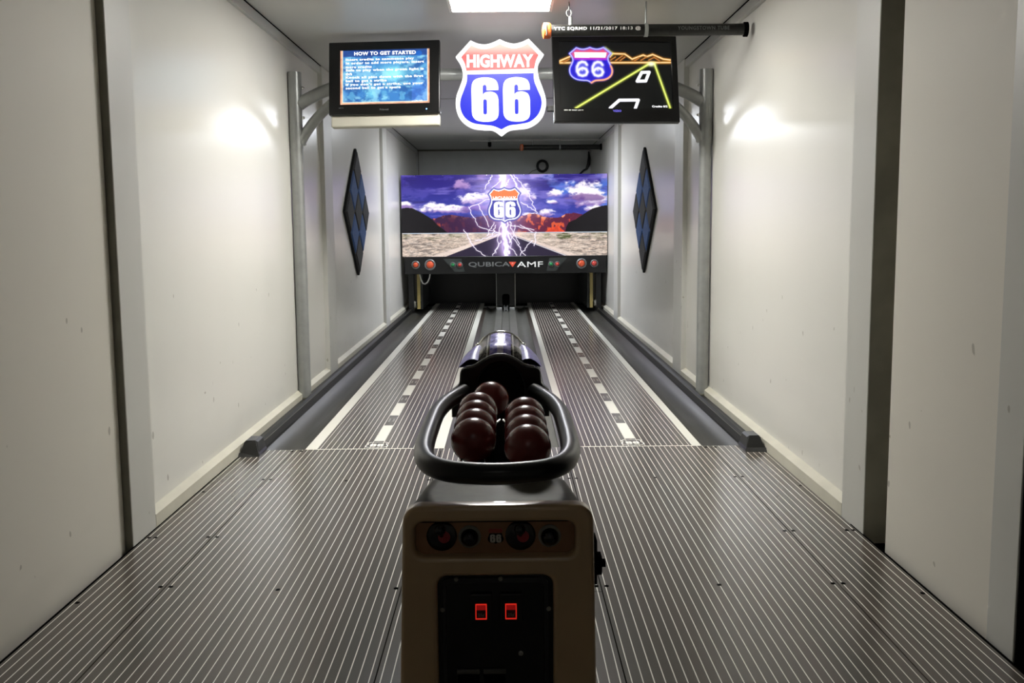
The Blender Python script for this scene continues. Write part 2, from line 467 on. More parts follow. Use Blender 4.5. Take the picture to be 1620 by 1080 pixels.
SIX_O = smooth_loop(U([(502, 597, 1), (382, 600, 1), (382, 565), (374, 548), (362, 544), (350, 550), (343, 566), (343, 643, 1), (365, 622), (400, 613), (440, 615), (480, 635), (500, 680), (503, 740), (503, 830), (488, 878), (450, 904), (400, 913), (335, 912), (275, 897), (240, 860), (230, 810), (228, 690), (228, 585), (238, 525), (268, 490), (320, 474), (375, 470), (440, 480), (480, 503), (500, 550)]), 4)
SIX_I = smooth_loop(U([(347, 712), (352, 694), (365, 688), (379, 695), (384, 714), (384, 815), (378, 835), (366, 840), (353, 835), (347, 815)]), 4)
D66 = 321.0 / 967.0
def sh(loop, dx=0, dy=0, s=1): return [(p[0] * s + dx, p[1] * s + dy) for p in loop]
SIXES = [SIX_O, SIX_I, sh(SIX_O, D66), sh(SIX_I, D66)]

# small outlined 66 emblems at the foul line
for t, xc in ((LN1, xc1), (LN2, xc2)):
    s = .155
    e = flat([sh(SH_OUT, s=s), sh(SH_OUT, s=s * .90)], .0008); place(e, Matrix.Translation((xc, 5.60, .0012)))
    e2 = flat([sh(l, s=s * .9, dy=.012) for l in SIXES], .0008); place(e2, Matrix.Translation((xc, 5.60, .0012)))
    me = bpy.data.meshes.new('x'); e2.to_mesh(me); e.from_mesh(me)
    obj('emblem', e, M_WHITE, t)

def arc(x0, x1, z, d, n=12):
    return [(x0 + (x1 - x0) * k / n, z - d * math.sin(PI * k / n) ** 0.8) for k in range(n + 1)]
def gutter(x0, x1, side, label):
    t = thing('gutter', label, 'gutter', ((x0 + x1) / 2, 5.5, 0), 'gutters')
    pr = arc(x0, x1, -.006, .055)
    pr = pr + [(x1, -.08), (x0, -.08)]
    obj('channel', prism_y(NB(), pr, 5.502, YE, True), M_GUT, t, smooth=40)
    if side:
        s = side
        xo = XL if s < 0 else XR
        def X(v): return xo - s * v
        # stepped black guard rail by the wall
        prof = [(X(.002), -.05), (X(.002), .018), (X(.060), .018), (X(.064), .030), (X(.066), .052), (X(.070), .058), (X(.080), .060), (X(.100), .052), (X(.115), .01), (X(.118), -.05)]
        obj('guard_rail', prism_y(NB(), prof, 5.50, YE), M_RAIL, t)
        obj('rail_edge', T([(X(.101), 5.5, .047), (X(.101), YE, .047)], .003, n=8), M_CHAN, t)
        c = NB()
        cp = [(X(-.004), .0), (X(-.004), .018), (X(.012), .022), (X(.022), .075), (X(.034), .088), (X(.092), .088), (X(.108), .078), (X(.122), .022), (X(.132), .01), (X(.132), .0)]
        prism_y(c, [(x, z) for x, z in cp], 5.40, 5.52, True, [(x, z) for x, z in cp])
        for v in c.verts:
            if v.co.y < 5.41 and True: v.co.y -= max(.055 - v.co.z, 0) * 1.3
        obj('end_cap', c, M_BLACK, t)
    return t
gutter(XL + .115, -1.287, -1, 'left outer grey plastic gutter along the left wall with black guard rail')
gutter(1.234, XR - .115, 1, 'right outer grey plastic gutter along the right wall with black guard rail')
t = thing('ball_return_track', 'grey ball return track with two shallow side gutters running between the two lanes', 'ball track', (-.01, 5.5, 0))
obj('side_strip', B(-.401, -.345, 5.502, 15.2, -.05, -.002), M_BROWN, t)
obj('side_strip', B(.325, .379, 5.502, 15.2, -.05, -.002), M_BROWN, t)
pr = arc(-.343, -.175, -.008, .05) + [(-.165, .012), (-.075, .016), (-.06, -.01), (.035, -.01), (.05, .016), (.145, .012)] + arc(.155, .323, -.008, .05) + [(.323, -.09), (-.343, -.09)]
obj('track_cover', prism_y(NB(), pr, 5.502, 15.6), M_CHAN, t, smooth=35)
for x in (-.118, .094):
    b = B(x - .045, x + .045, 14.55, 14.60, .01, .06, bev=.008); box(b, x - .045, x + .045, 14.6, 15.0, .01, .03, bev=.004)
    obj('end_bracket', b, M_ALU, t)
b = B(-.04, -.03, 14.4, 15.2, 0, .08); box(b, .012, .022, 14.4, 15.2, 0, .08); box(b, -.03, .012, 14.7, 14.72, 0, .05)
obj('ball_guide', b, M_ALU, t)

# ------------------------------------------------------------------ numpy pictures (screens and banner)
def vnoise(U_, V_, seed):
    r = np.random.RandomState(seed); G = r.rand(64, 64)
    x = U_ % 63; y = V_ % 63
    i = x.astype(int); j = y.astype(int); fx = x - i; fy = y - j
    fx = fx * fx * (3 - 2 * fx); fy = fy * fy * (3 - 2 * fy)
    a = G[i, j]; b = G[(i + 1) % 64, j]; c = G[i, (j + 1) % 64]; d = G[(i + 1) % 64, (j + 1) % 64]
    return (a * (1 - fx) + b * fx) * (1 - fy) + (c * (1 - fx) + d * fx) * fy
def fbm(U_, V_, seed, o=5):
    s = 0; a = .5; t = 0
    for k in range(o):
        s = s + a * vnoise(U_ * 2 ** k + 7 * k, V_ * 2 ** k + 3 * k, seed + k); t += a; a *= .55
    return s / t
def inpoly(x, y, poly):
    r = np.zeros(x.shape, bool); n = len(poly)
    for i in range(n):
        x1, y1 = poly[i][:2]; x2, y2 = poly[(i + 1) % n][:2]
        if y1 == y2: continue
        c = ((y1 > y) != (y2 > y)) & (x < (x2 - x1) * (y - y1) / (y2 - y1) + x1)
        r ^= c
    return r
def dseg(x, y, p, q):
    dx, dy = q[0] - p[0], q[1] - p[1]; L = dx * dx + dy * dy + 1e-12
    t = np.clip(((x - p[0]) * dx + (y - p[1]) * dy) / L, 0, 1)
    return np.hypot(x - p[0] - t * dx, y - p[1] - t * dy)
def dline(x, y, pts, closed=False):
    d = np.full(x.shape, 1e9)
    P = list(pts) + ([pts[0]] if closed else [])
    for p, q in zip(P, P[1:]): d = np.minimum(d, dseg(x, y, p, q))
    return d
def ss(a, b, x): t = np.clip((x - a) / (b - a), 0, 1); return t * t * (3 - 2 * t)
def blend(img, mask, col):
    m_ = np.asarray(mask, float)[..., None]; c = np.array(col, float)
    return img * (1 - m_) + c * m_
def lin(img):
    img = np.clip(img, 0, 1); return np.where(img <= .04045, img / 12.92, ((img + .055) / 1.055) ** 2.4)
def picture(name, img, w_, h_, M, material, parent, local=False):
    """img[ny, nx, 3] (bottom row first, sRGB 0..1) as a fine grid in the local xy plane, centred."""
    ny, nx = img.shape[:2]
    X, Y = np.meshgrid(np.linspace(-w_ / 2, w_ / 2, nx), np.linspace(-h_ / 2, h_ / 2, ny))
    co = np.stack([X.ravel(), Y.ravel(), np.zeros(nx * ny)], 1)
    Mx = np.array(M); co = co @ Mx[:3, :3].T + Mx[:3, 3]
    if parent is not None and not local: co = co - np.array(ORG[parent])
    idx = np.arange(nx * ny).reshape(ny, nx)
    q = np.stack([idx[:-1, :-1], idx[:-1, 1:], idx[1:, 1:], idx[1:, :-1]], -1).reshape(-1)
    me = bpy.data.meshes.new(name); nf = (nx - 1) * (ny - 1)
    me.vertices.add(nx * ny); me.vertices.foreach_set('co', co.astype(np.float32).ravel())
    me.loops.add(nf * 4); me.loops.foreach_set('vertex_index', q.astype(np.int32))
    me.polygons.add(nf); me.polygons.foreach_set('loop_start', np.arange(0, nf * 4, 4, dtype=np.int32))
    me.update(calc_edges=True)
    at = me.color_attributes.new('Col', 'FLOAT_COLOR', 'POINT')
    c = np.ones((nx * ny, 4), np.float32); c[:, :3] = lin(img).reshape(-1, 3)
    at.data.foreach_set('color', c.ravel())
    me.materials.append(material)
    o = bpy.data.objects.new(name, me); C.objects.link(o); o.parent = parent
    return o

# desert highway banner
def banner():
    nx, ny = 560, 222
    u, v = np.meshgrid(np.linspace(0, 1, nx), np.linspace(0, 1, ny))
    X = 120 + u * 1182; Y = 738 - v * 466          # picture coordinates of the print
    img = np.zeros((ny, nx, 3))
    n1 = fbm(u * 9 + 3, v * 5 + 2, 3); n2 = fbm(u * 14, v * 10, 11); n3 = fbm(u * 40, v * 30, 19, 3)
    top = np.array([.15, .10, .46]); mid = np.array([.20, .23, .60]); rt = np.array([.30, .48, .84])
    f = ss(270, 500, Y)[..., None]
    img = top * (1 - f) + mid * f
    img = blend(img, ss(.45, .62, n1) * ss(700, 1000, X) * .8, rt)
    img = blend(img, ss(.52, .7, n2) * .35, (.46, .42, .80))
    # long streaky lilac and dark clouds
    n4 = fbm(u * 5 + 20, v * 14 + 9, 37)
    img = blend(img, ss(.5, .66, n4) * .55, (.55, .50, .82))
    img = blend(img, ss(.58, .75, fbm(u * 6 + 11, v * 12, 51)) * .5, (.12, .09, .33))
    # cumulus bodies
    def cloud(cx, cy, rx, ry, col, shade, amt=1.0):
        nonlocal img
        d = np.hypot((X - cx) / rx, (Y - cy) / ry) + (n2 - .5) * 1.5 + (n3 - .5) * 1.0
        mk = ss(1.08, .55, d) * amt
        sh_ = ss(-.2, .7, (Y - cy) / ry + (n3 - .5) * .8)
        c = np.array(col) * (1 - sh_[..., None] * .9) + np.array(shade) * (sh_[..., None] * .9)
        img = img * (1 - mk[..., None]) + c * mk[..., None]
    for a in ((310, 455, 70, 36), (440, 462, 60, 26), (350, 470, 150, 20), (140, 440, 50, 22), (545, 410, 130, 42), (620, 395, 60, 40), (860, 500, 60, 20), (955, 490, 55, 30), (830, 385, 60, 55),
              (1185, 385, 130, 58), (1235, 420, 75, 45), (1010, 385, 60, 26), (990, 430, 40, 18), (1240, 470, 60, 20)):
        cloud(*a, (.97, .94, .96), (.50, .38, .66))
    cloud(460, 335, 55, 30, (.78, .62, .80), (.45, .33, .60), .8)
    cloud(1170, 405, 120, 22, (.45, .30, .55), (.35, .22, .5), .75)
    cloud(560, 460, 110, 24, (.50, .36, .68), (.30, .2, .5), .8)
    img = blend(img, ss(.5, .62, n1) * ss(330, 290, Y) * ss(400, 600, X) * .5, (.75, .6, .8))
    # mesas
    edge = 508 + 12 * np.sin(X / 37) + 16 * (fbm(u * 22, v * 0 + 1, 5) - .5) + 6 * (fbm(u * 90, v * 0, 8, 2) - .5)
    mesa = (Y > edge) & (Y < 603)
    rock = fbm(u * 60, v * 18, 23)
    red = np.array([.36, .12, .22]); hot = np.array([.88, .36, .20]); pk = np.array([.97, .66, .48])
    side = ss(760, 830, X)[..., None]
    basec = np.array([.22, .10, .24]) * (1 - side) + red * side
    img = np.where(mesa[..., None], basec, img)
    img = blend(img, mesa * ss(.52, .62, rock) * (.12 + .75 * side[..., 0] + .6 * ss(380, 330, X) * ss(600, 540, Y)), hot)
    img = blend(img, mesa * ss(28, 0, Y - edge) * ss(.42, .6, rock) * (.25 + .6 * side[..., 0]), pk)
    hill = inpoly(X, Y, [(940, 603), (975, 578), (1000, 572), (1010, 562), (1025, 572), (1060, 603)])
    img = blend(img, hill * (.6 + .4 * rock), (.92, .30, .16))
    blackL = inpoly(X, Y, [(110, 462), (150, 456), (185, 460), (215, 476), (245, 492), (290, 520), (330, 560), (385, 603), (110, 603)])
    blackR = inpoly(X, Y, [(1310, 450), (1270, 455), (1215, 470), (1170, 498), (1120, 530), (1080, 548), (1065, 575), (1060, 603), (1310, 603)])
    img = blend(img, blackL | blackR, (.065, .05, .07))
    # ground
    gr = Y >= 602
    gn = fbm(u * 70, v * 60, 31, 4); gb = fbm(u * 20, v * 30, 41, 4)
    gcol = np.array([.80, .72, .66]) * (.70 + .45 * gn[..., None]) * (.8 + .4 * fbm(u * 160, v * 120, 43, 2)[..., None])
    img = np.where(gr[..., None], gcol, img)
    img = blend(img, gr * ss(.5, .62, fbm(u * 45, v * 90, 45, 4)) * ss(420, 200, np.abs(X - 712) * -1 + 620) * .6, (.33, .30, .29))
    img = blend(img, gr * ss(.52, .66, gb) * ss(670, 610, Y) * .45, (.38, .40, .26))
    bush = np.hypot((X - 1050) / 45, (Y - 627) / 17) < 1 + (gn - .5)
    img = blend(img, bush * .8, (.27, .30, .16))
    img = blend(img, np.abs(Y - 604) < 3, (.72, .78, .84))
    sh1 = inpoly(X, Y, [(690, 610), (760, 610), (1150, 740), (270, 740)])
    img = blend(img, sh1 * .75, (.90, .82, .78))
    img = blend(img, gr * ss(.52, .6, fbm(u * 30 + 5, v * 110, 47, 3)) * .5, (.93, .87, .82))
    road = inpoly(X, Y, [(705, 612), (748, 612), (1075, 740), (365, 740)])
    img = blend(img, road, (.17, .14, .22))
    img = blend(img, ss(3, 1, dseg(X, Y, (762, 622), (1062, 738))), (.9, .88, .9))
    img = blend(img, ss(30, 0, dseg(X, Y, (690, 612), (800, 612))) * .6, (.98, .86, .72))
    # glow and bolts
    lx = 708 + 10 * np.sin(Y / 23.0)
    gl = np.exp(-np.abs(X - lx) / 26) * (.75 + .25 * ss(560, 300, Y))
    img = blend(img, np.clip(gl, 0, .9), (.90, .80, 1.0))
    img = blend(img, np.exp(-np.hypot((X - 712) / 150, (Y - 410) / 140) ** 2) * .85, (.86, .80, 1.0))
    rr = random.Random(5)
    def bolt(p, q, wob, wdt, kids=2, lev=0):
        nonlocal img
        n = 9; pts = []
        for i in range(n + 1):
            t_ = i / n; k = 0 if i in (0, n) else wob
            pts.append((p[0] + (q[0] - p[0]) * t_ + rr.uniform(-k, k), p[1] + (q[1] - p[1]) * t_ + rr.uniform(-k, k) * .5))
        d = dline(X, Y, pts)
        img = blend(img, np.exp(-d / (wdt * 1.8)) * .35, (.82, .70, 1.0))
        img = blend(img, ss(wdt, wdt * .35, d), (1, .98, 1))
        if lev < 1:
            for _ in range(kids):
                a = rr.choice(pts[2:8]); ang = rr.uniform(-1, 1)
                bolt(a, (a[0] + (q[0] - p[0]) * .35 + ang * 40, a[1] + 60 + rr.uniform(0, 50)), 8, wdt * .7, 0, 1)
    for a in (((690, 272), (712, 350), 8, 15), ((715, 272), (702, 350), 8, 12), ((700, 540), (722, 738), 9, 13), ((712, 540), (716, 738), 7, 9), ((745, 272), (790, 350), 8, 4.5), ((790, 350), (712, 590), 12, 4.5)): bolt(*a, 1)
    for a in (((640, 272), (600, 355)), ((765, 272), (845, 380)), ((845, 365), (890, 480)), ((720, 280), (640, 350)), ((740, 300), (700, 360)), ((505, 455), (555, 560)), ((560, 565), (690, 610)), ((510, 460), (660, 395)), ((560, 440), (620, 570)),
              ((475, 585), (530, 680)), ((530, 680), (600, 738)), ((690, 610), (540, 650)), ((660, 560), (640, 620)), ((690, 560), (660, 720)), ((740, 560), (880, 590)), ((890, 600), (880, 680)), ((870, 650), (800, 735)),
              ((750, 580), (800, 690)), ((770, 560), (745, 690)), ((730, 600), (830, 735)), ((800, 560), (870, 600)), ((650, 545), (610, 620)), ((700, 640), (780, 735)), ((690, 650), (640, 735)), ((900, 490), (805, 430))):
        bolt(*a, 7, 2.4, 0)
    # shield
    sx, sy, s = 712.0, 447.0, 202.0
    px = (X - sx) / s; py = (sy - Y) / s
    out = inpoly(px, py, SH_OUT)
    img = blend(img, out, (1, 1, 1))
    img = blend(img, inpoly(px, py, SH_RED), (.93, .48, .28))
    b = inpoly(px, py, SH_BLUE)
    img = blend(img, b, (.26, .26, .62))
    img = blend(img, ss(6, 2, dline(px * s, py * s, sh(SH_OUT, s=s), True)) * .75, (.22, .22, .6))
    for dx in (0, D66):
        s6 = inpoly(px - dx, py, SIX_O) & ~inpoly(px - dx, py, SIX_I)
        img = blend(img, s6, (.98, .98, 1))
    img = blend(img, b * np.exp(-np.abs(X - 706) / 9) * .9, (1, .97, 1))
    # slight lit strips where the backlight shows at the lower corners
    return img

# instruction screen
def screen_blue():
    nx, ny = 300, 180
    u, v = np.meshgrid(np.linspace(0, 1, nx), np.linspace(0, 1, ny))
    n = fbm(u * 7, v * 6, 61); n2 = fbm(u * 16 + 4, v * 10, 71, 3)
    img = np.zeros((ny, nx, 3)) + np.array([.25, .50, .76])
    img = blend(img, ss(.4, .6, n) * .8, (.16, .34, .60))
    img = blend(img, ss(.5, .7, n2) * .6, (.42, .72, .86))
    img = blend(img, np.exp(-np.hypot((u - .6) / .17, (v - .56) / .15) ** 2) * .9, (.62, .98, .98))
    img = blend(img, np.exp(-np.hypot((u - .35) / .06, (v - .25) / .12) ** 2) * .6, (.5, .88, .95))
    img = blend(img, ss(.12, .0, u) * ss(.35, .05, v) * .6, (.75, .95, .98))
    img = blend(img, ss(.5, .66, fbm(u * 10 + 30, v * 8 + 9, 83)) * .55, (.66, .90, .95))
    img = blend(img, (u > .8) * ss(.6, .2, v) * .35, (.35, .50, .92))
    img = blend(img, ss(.87, .9, v) * .8, (.12, .22, .50))
    img = blend(img, (np.hypot((u - .88) / .035, (v - .92) / .05) < 1) * .7, (.1, .4, .8))
    e = np.minimum(np.minimum(u - .012, .988 - u) * 1.7, v - .02)
    bd = np.minimum(np.minimum(u, 1 - u) * 1.7, v)
    o = np.array([.88, .66, .55]) * (.75 + .5 * fbm(u * 12, v * 12, 77)[..., None])
    img = np.where((bd < .042)[..., None], o, img)
    img = blend(img, ss(.012, .0, np.abs(bd - .042)) * .9, (1, .97, .85))
    return img
def screen_neon():
    nx, ny = 420, 254
    u, v = np.meshgrid(np.linspace(0, 1, nx), np.linspace(0, 1, ny))
    X = 178 + u * 1237; Y = 877 - v * 747
    img = np.zeros((ny, nx, 3)) + np.array([.045, .05, .05])
    def neon(pts, col, wd, closed=False, core=(1, 1, .9)):
        nonlocal img
        d = dline(X, Y, pts, closed)
        img = blend(img, np.exp(-(d / (wd * 1.5)) ** 2) * .9, col)
        img = blend(img, np.exp(-(d / (wd * .6)) ** 2), np.array(col) * .35 + np.array(core) * .65)
    org = (.96, .62, .22)
    neon([(182, 370), (1410, 356)], org, 11)
    neon([(182, 352), (300, 300)], org, 11)
    neon([(740, 300), (770, 262), (905, 266), (985, 322), (1110, 275), (1150, 292), (1215, 268), (1330, 318), (1410, 328)], org, 11)
    for a, b in (((800, 340), (880, 285)), ((850, 340), (905, 300)), ((1080, 335), (1140, 300)), ((1170, 330), (1230, 300)), ((1230, 300), (1290, 340)), ((230, 360), (290, 330)), ((745, 335), (800, 300)), ((1010, 340), (1060, 310))): neon([a, b], (.55, .33, .12), 8, core=(.85, .55, .3))
    neon([(690, 205), (760, 262)], (.85, .9, .35), 14)
    neon([(345, 870), (1160, 380), (1230, 372), (1382, 858)], (.80, .86, .30), 12, core=(.95, .98, .6))
    img = blend(img, np.exp(-np.hypot((X - 1195) / 40, (Y - 375) / 28) ** 2), (1, 1, .85))
    def wq(pts, wd, closed):
        nonlocal img
        d = dline(X, Y, pts, closed); img = blend(img, ss(wd + 4, wd - 3, d), (.97, .97, 1))
    wq([(1085, 470), (1168, 466), (1125, 565), (1030, 568)], 17, True)
    wq([(722, 868), (825, 780), (1035, 777), (998, 868)], 17, False)
    # shield
    sx, sy, s = 525.0, 392.0, 392.0; sxx = 490.0
    px = (X - sx) / sxx; py = (sy - Y) / s
    pix = [(p[0] * sxx + sx, sy - p[1] * s) for p in SH_OUT]
    o = inpoly(X, Y, pix)
    img = blend(img, o, (.13, .10, .72))
    img = blend(img, o & (Y < 330), (.85, .30, .45))
    img = blend(img, o * np.exp(-((Y - 325) / 14) ** 2), (.62, .15, .80))
    img = blend(img, inpoly(X, Y, [(348, 250), (705, 250), (690, 308), (352, 312)]), (1, .96, 1))
    img = blend(img, ss(20, 0, dseg(X, Y, (360, 282), (690, 280))) * .5, (1, 1, 1))
    for cx in (430, 602):
        img = blend(img, np.exp(-(np.hypot((X - cx) / 72, (Y - 435) / 90) ** 6)) * .55, (.45, .48, .88))
        six = [(cx + p[0], 437 + p[1]) for p in ((52, -48), (34, -74), (0, -80), (-34, -66), (-56, -25), (-58, 25), (-36, 66), (0, 76), (38, 66), (56, 32), (42, 0), (5, -12), (-30, 2), (-50, 28))]
        d = dline(X, Y, six)
        img = blend(img, np.exp(-(d / 17) ** 2), (.98, .98, 1))
        img = blend(img, np.exp(-(np.hypot((X - cx) / 9, (Y - 450) / 12)) ** 2) * .7, (.95, .95, 1))
    n = len(pix)
    neon(pix, (.35, .35, 1.0), 10, True, (1, 1, 1))
    low = [p for p in pix if p[1] > 400 and p[0] > 520]
    neon(low, (.98, .5, .25), 8, False, (1, .85, .7))
    return img

# ------------------------------------------------------------------ aluminium gantry
YG = 7.12
g = thing('gantry_frame', 'brushed aluminium post and beam frame carrying the two screens and the shield sign', 'frame', (-.03, YG, 0))
PX = (-1.647, 1.591)
for s, x in ((-1, PX[0]), (1, PX[1])):
    p = obj('post', T([(x, YG, .03), (x, YG, 2.60)], .050, n=24), M_ALU, g, origin=(x, YG, 0), smooth=40)
    sl = NB()
    lathe(sl, (x, YG, 2.02), (0, 0, 1), [(.051, 0), (.0535, 0), (.0535, .59), (.047, .59), (.0, .585)], 24)
    for dx in (-.012, .012): box(sl, x + dx - .002, x + dx + .002, YG - .056, YG - .05, 2.06, 2.50)
    obj('sleeve', sl, M_ALU, p, smooth=40)
    for zz in (2.05, 2.26, 2.49):
        for q in (-1, 1):
            obj('bolt', lathe(NB(), (x + q * .053, YG, zz), (q, 0, 0), [(.012, 0), (.012, .01), (.007, .014), (.007, .022), (0, .022)], 8), M_CHROME, p)
    obj('base_plate', B(x - .051, x + .051, YG - .055, YG + .055, .019, .032, bev=.003), M_STEEL_SHADE, p)
    def bez(a, b, c, n=14): return [tuple(a[k] * (1 - t) ** 2 + 2 * b[k] * t * (1 - t) + c[k] * t * t for k in range(3)) for t in [i / n for i in range(n + 1)]]
    obj('arm', T(bez((x - s * .03, YG, 2.36), (x - s * .17, YG, 2.47), (x - s * .62, YG, 2.583)), .048, n=20), M_ALU, g, smooth=40)
    obj('brace', T(bez((x - s * .03, YG, 2.06), (x - s * .14, YG, 2.30), (x - s * .52, YG, 2.53)), .040, n=20), M_ALU, g, smooth=40)
obj('beam', T([(PX[0] + .60, YG, 2.583), (PX[1] - .60, YG, 2.583)], .047, n=24), M_ALU, g, smooth=40)

# ------------------------------------------------------------------ televisions
def tv_base(label, loc, rot, W, H, name='television'):
    t = thing(name, label, 'screen', loc); t.rotation_euler = rot
    return t
def lobj(name, bm, m, parent, smooth=None):   # local coordinates of a rotated thing
    for v in bm.verts: pass
    bmesh.ops.recalc_face_normals(bm, faces=bm.faces)
    me = bpy.data.meshes.new(name)
    if smooth:
        for f in bm.faces: f.smooth = True
    bm.to_mesh(me); bm.free()
    if smooth: me.set_sharp_from_angle(angle=math.radians(smooth))
    o = bpy.data.objects.new(name, me); C.objects.link(o); me.materials.append(m); o.parent = parent
    ORG[o] = Vector((0, 0, 0)); return o
def rect(x0, x1, y0, y1, r=0.0):
    p = [(x0, y0), (x1, y0), (x1, y1), (x0, y1)]
    return round_poly(p, r, 5) if r else p
# left
W, H = .845, .555
tvl = tv_base('black bezelled television showing white HOW TO GET STARTED instructions on blue, with silver speaker bar', (-.905, 6.86, 2.515), (math.radians(-8), math.radians(-.3), math.radians(-4)), W, H)
sx0, sx1, sy0, sy1 = -W / 2 + .085, W / 2 - .078, -H / 2 + .08, H / 2 - .060
lobj('bezel', place(flat([rect(-W / 2, W / 2, -H / 2, H / 2, .008), rect(sx0, sx1, sy0, sy1)], .05, .004), FRONT), M_GLOSSBLK, tvl)
lobj('back_shell', box(NB(), -W / 2 + .02, W / 2 - .02, .0, .09, -H / 2 + .02, H / 2 - .02, bev=.02), M_BLACK, tvl)
scr_m = attr_mat('screen_glow', 1.15, .25, .05)
MS = Matrix.Translation(((sx0 + sx1) / 2, -.010, (sy0 + sy1) / 2)) @ FRONT
picture('screen', screen_blue(), sx1 - sx0, sy1 - sy0, MS, scr_m, tvl, True)
M_TXT = emit('screen_white', (255, 255, 255), 1.2)
def ltext(body, x, z, size, parent, m, y=-.0125, **k):
    nm = k.pop('name', 'lettering')
    b = text(body, size, .0006, **k); place(b, Matrix.Translation((x, y, z)) @ FRONT)
    return lobj(nm, b, m, parent)
SW = sx1 - sx0; SH_ = sy1 - sy0
ltext('HOW TO GET STARTED', (sx0 + sx1) / 2 + .0, sy0 + SH_ * .935, .036, tvl, M_TXT, off=.0015, sx=1.12, spacing=1.1)
rows = ['Insert credits to commence play', 'In order to add more players, insert', 'more credits', 'Safe to play when the green light is', 'on', 'Knock all pins down with the first', 'ball to get a strike', "If you don't get a strike, use your", 'second ball to get a spare']
for i, rtx in enumerate(rows):
    wf = (.766, .877, .292, .873, .07, .868, .46, .868, .617)[i] * SW
    bt = fit(text(rtx, .03, .0006, off=.0013, spacing=1.15), wf, (.0235 if i not in (2, 4) else .0235) * (1.0 if any(ch in rtx for ch in 'pgyq') else .8)); place(bt, Matrix.Translation((sx0 + SW * .06 + wf / 2, -.0125, sy0 + SH_ * (.825 - .0655 * i))) @ FRONT); lobj('lettering', bt, M_TXT, tvl); continue
    ltext(rtx, sx0 + SW * .065, sy0 + SH_ * (.825 - .0655 * i), .0265, tvl, M_TXT, off=.0013, align='LEFT', sx=1.26, spacing=1.12)
ltext('credits 0/2', sx0 + SW * .86, sy0 + SH_ * .045, .016, tvl, M_TXT, off=.0005, sx=1.2)
ltext('Polaroid', .0, -H / 2 + .035, .020, tvl, M_GREYP, y=-.0262)
ltext('HDTV', -W / 2 + .095, -H / 2 + .052, .014, tvl, M_GREYP, y=-.0262)
lobj('power_light', place(lathe(NB(), (W / 2 - .10, -.0255, -H / 2 + .033), (0, -1, 0), [(.005, 0), (.004, .002), (0, .003)], 12), Matrix()), emit('blue_led', (120, 180, 255), 4), tvl)
lobj('speaker_bar', box(NB(), -W / 2 + .01, W / 2 - .005, .0, .07, -H / 2 - .085, -H / 2 + .004, bev=.012), M_SILVER, tvl)
# right
W2, H2 = .955, .68
tvr = tv_base('black television with neon road, mountains and 66 shield on a black picture', (.842, 6.86, 2.495), (math.radians(-13), math.radians(.2), math.radians(4)), W2, H2)
lobj('bezel', place(flat([rect(-W2 / 2, W2 / 2, -H2 / 2, H2 / 2, .006), rect(-W2 / 2 + .05, W2 / 2 - .045, -H2 / 2 + .105, H2 / 2 - .045)], .05, .004), FRONT), M_GLOSSBLK, tvr)
lobj('back_shell', box(NB(), -W2 / 2 + .02, W2 / 2 - .02, .0, .09, -H2 / 2 + .02, H2 / 2 - .02, bev=.02), M_BLACK, tvr)
w2 = W2 - .095; h2 = H2 - .15
MS = Matrix.Translation((.0025, -.010, .03)) @ FRONT
picture('screen', screen_neon(), w2, h2, MS, scr_m, tvr, True)
ltext('Credits 0/2', .33, -H2 / 2 + .125, .020, tvr, M_TXT, sx=1.3, off=.0006)
ltext('VIZIO', 0.0, -H2 / 2 + .083, .022, tvr, emit('logo_blue', (130, 120, 255), .9), y=-.0262, sx=1.1, off=.0005)
ltext('HDMI  HD  DOLBY  LCD TV', -.33, -H2 / 2 + .088, .012, tvr, M_WHITE, y=-.0262)
# mounts between screens and beam
for o, x in ((tvl, -.905), (tvr, .842)):
    lobj('wall_mount', box(NB(), -.10, .10, .085, .20, -.06, .12, bev=.004), M_BLACK, o)
lobj('mount_bar', box(NB(), -W2 / 2 - .035, -W2 / 2 + .25, .10, .13, -.21, -.17), M_BLACK, tvr)

# ------------------------------------------------------------------ shield sign
SS = .716
sg = thing('shield_sign', 'large glowing red, white and blue HIGHWAY 66 shield hanging between the two screens', 'sign', (-.028, 6.82, 2.435))
def front_at(bm, t, y): o_ = ORG[t]; return front(bm, o_.x, y, o_.z)
obj('shield_body', front_at(flat([sh(SH_OUT, s=SS)], .07, .004), sg, 6.85), emit('sign_white', (255, 255, 255), 1.25), sg)
# red field fades to white at its crest
t_ = NT('sign_red'); z = t_.sep(t_.coord())[2]
mr = t_.n('ShaderNodeMapRange'); mr.inputs[1].default_value = .235; mr.inputs[2].default_value = .300; t_.l(z, mr.inputs[0])
cc = t_.mix(mr.outputs[0], s2l((250, 92, 90)), s2l((252, 244, 226)))
t_.base(tuple(x * .08 for x in s2l((250, 92, 90))), .35, spec=.2); t_.put(t_.b.inputs['Emission Color'], cc); t_.b.inputs['Emission Strength'].default_value = .78
obj('banner_field', front_at(flat([sh(SH_RED, s=SS)], .004), sg, 6.812), t_.m, sg)
obj('blue_field', front_at(flat([sh(SH_BLUE, s=SS)], .004), sg, 6.812), emit('sign_blue', (34, 46, 232), .82, .1), sg)
obj('numerals', front_at(flat([sh(l, s=SS) for l in SIXES], .004), sg, 6.809), emit('sign_white', (255, 255, 255), 1.25), sg)
b = fit(text('HIGHWAY', .137, .004, off=.0058, spacing=1.0), .500, .096)
obj('lettering', front_at(place(b, Matrix.Translation((-.003, .195, 0))), sg, 6.809), emit('sign_white', (255, 255, 255), 1.25), sg)
b = B(-.10, .05, 6.88, 7.07, 2.54, 2.62, bev=.004)
obj('bracket', b, M_BLACK, sg)

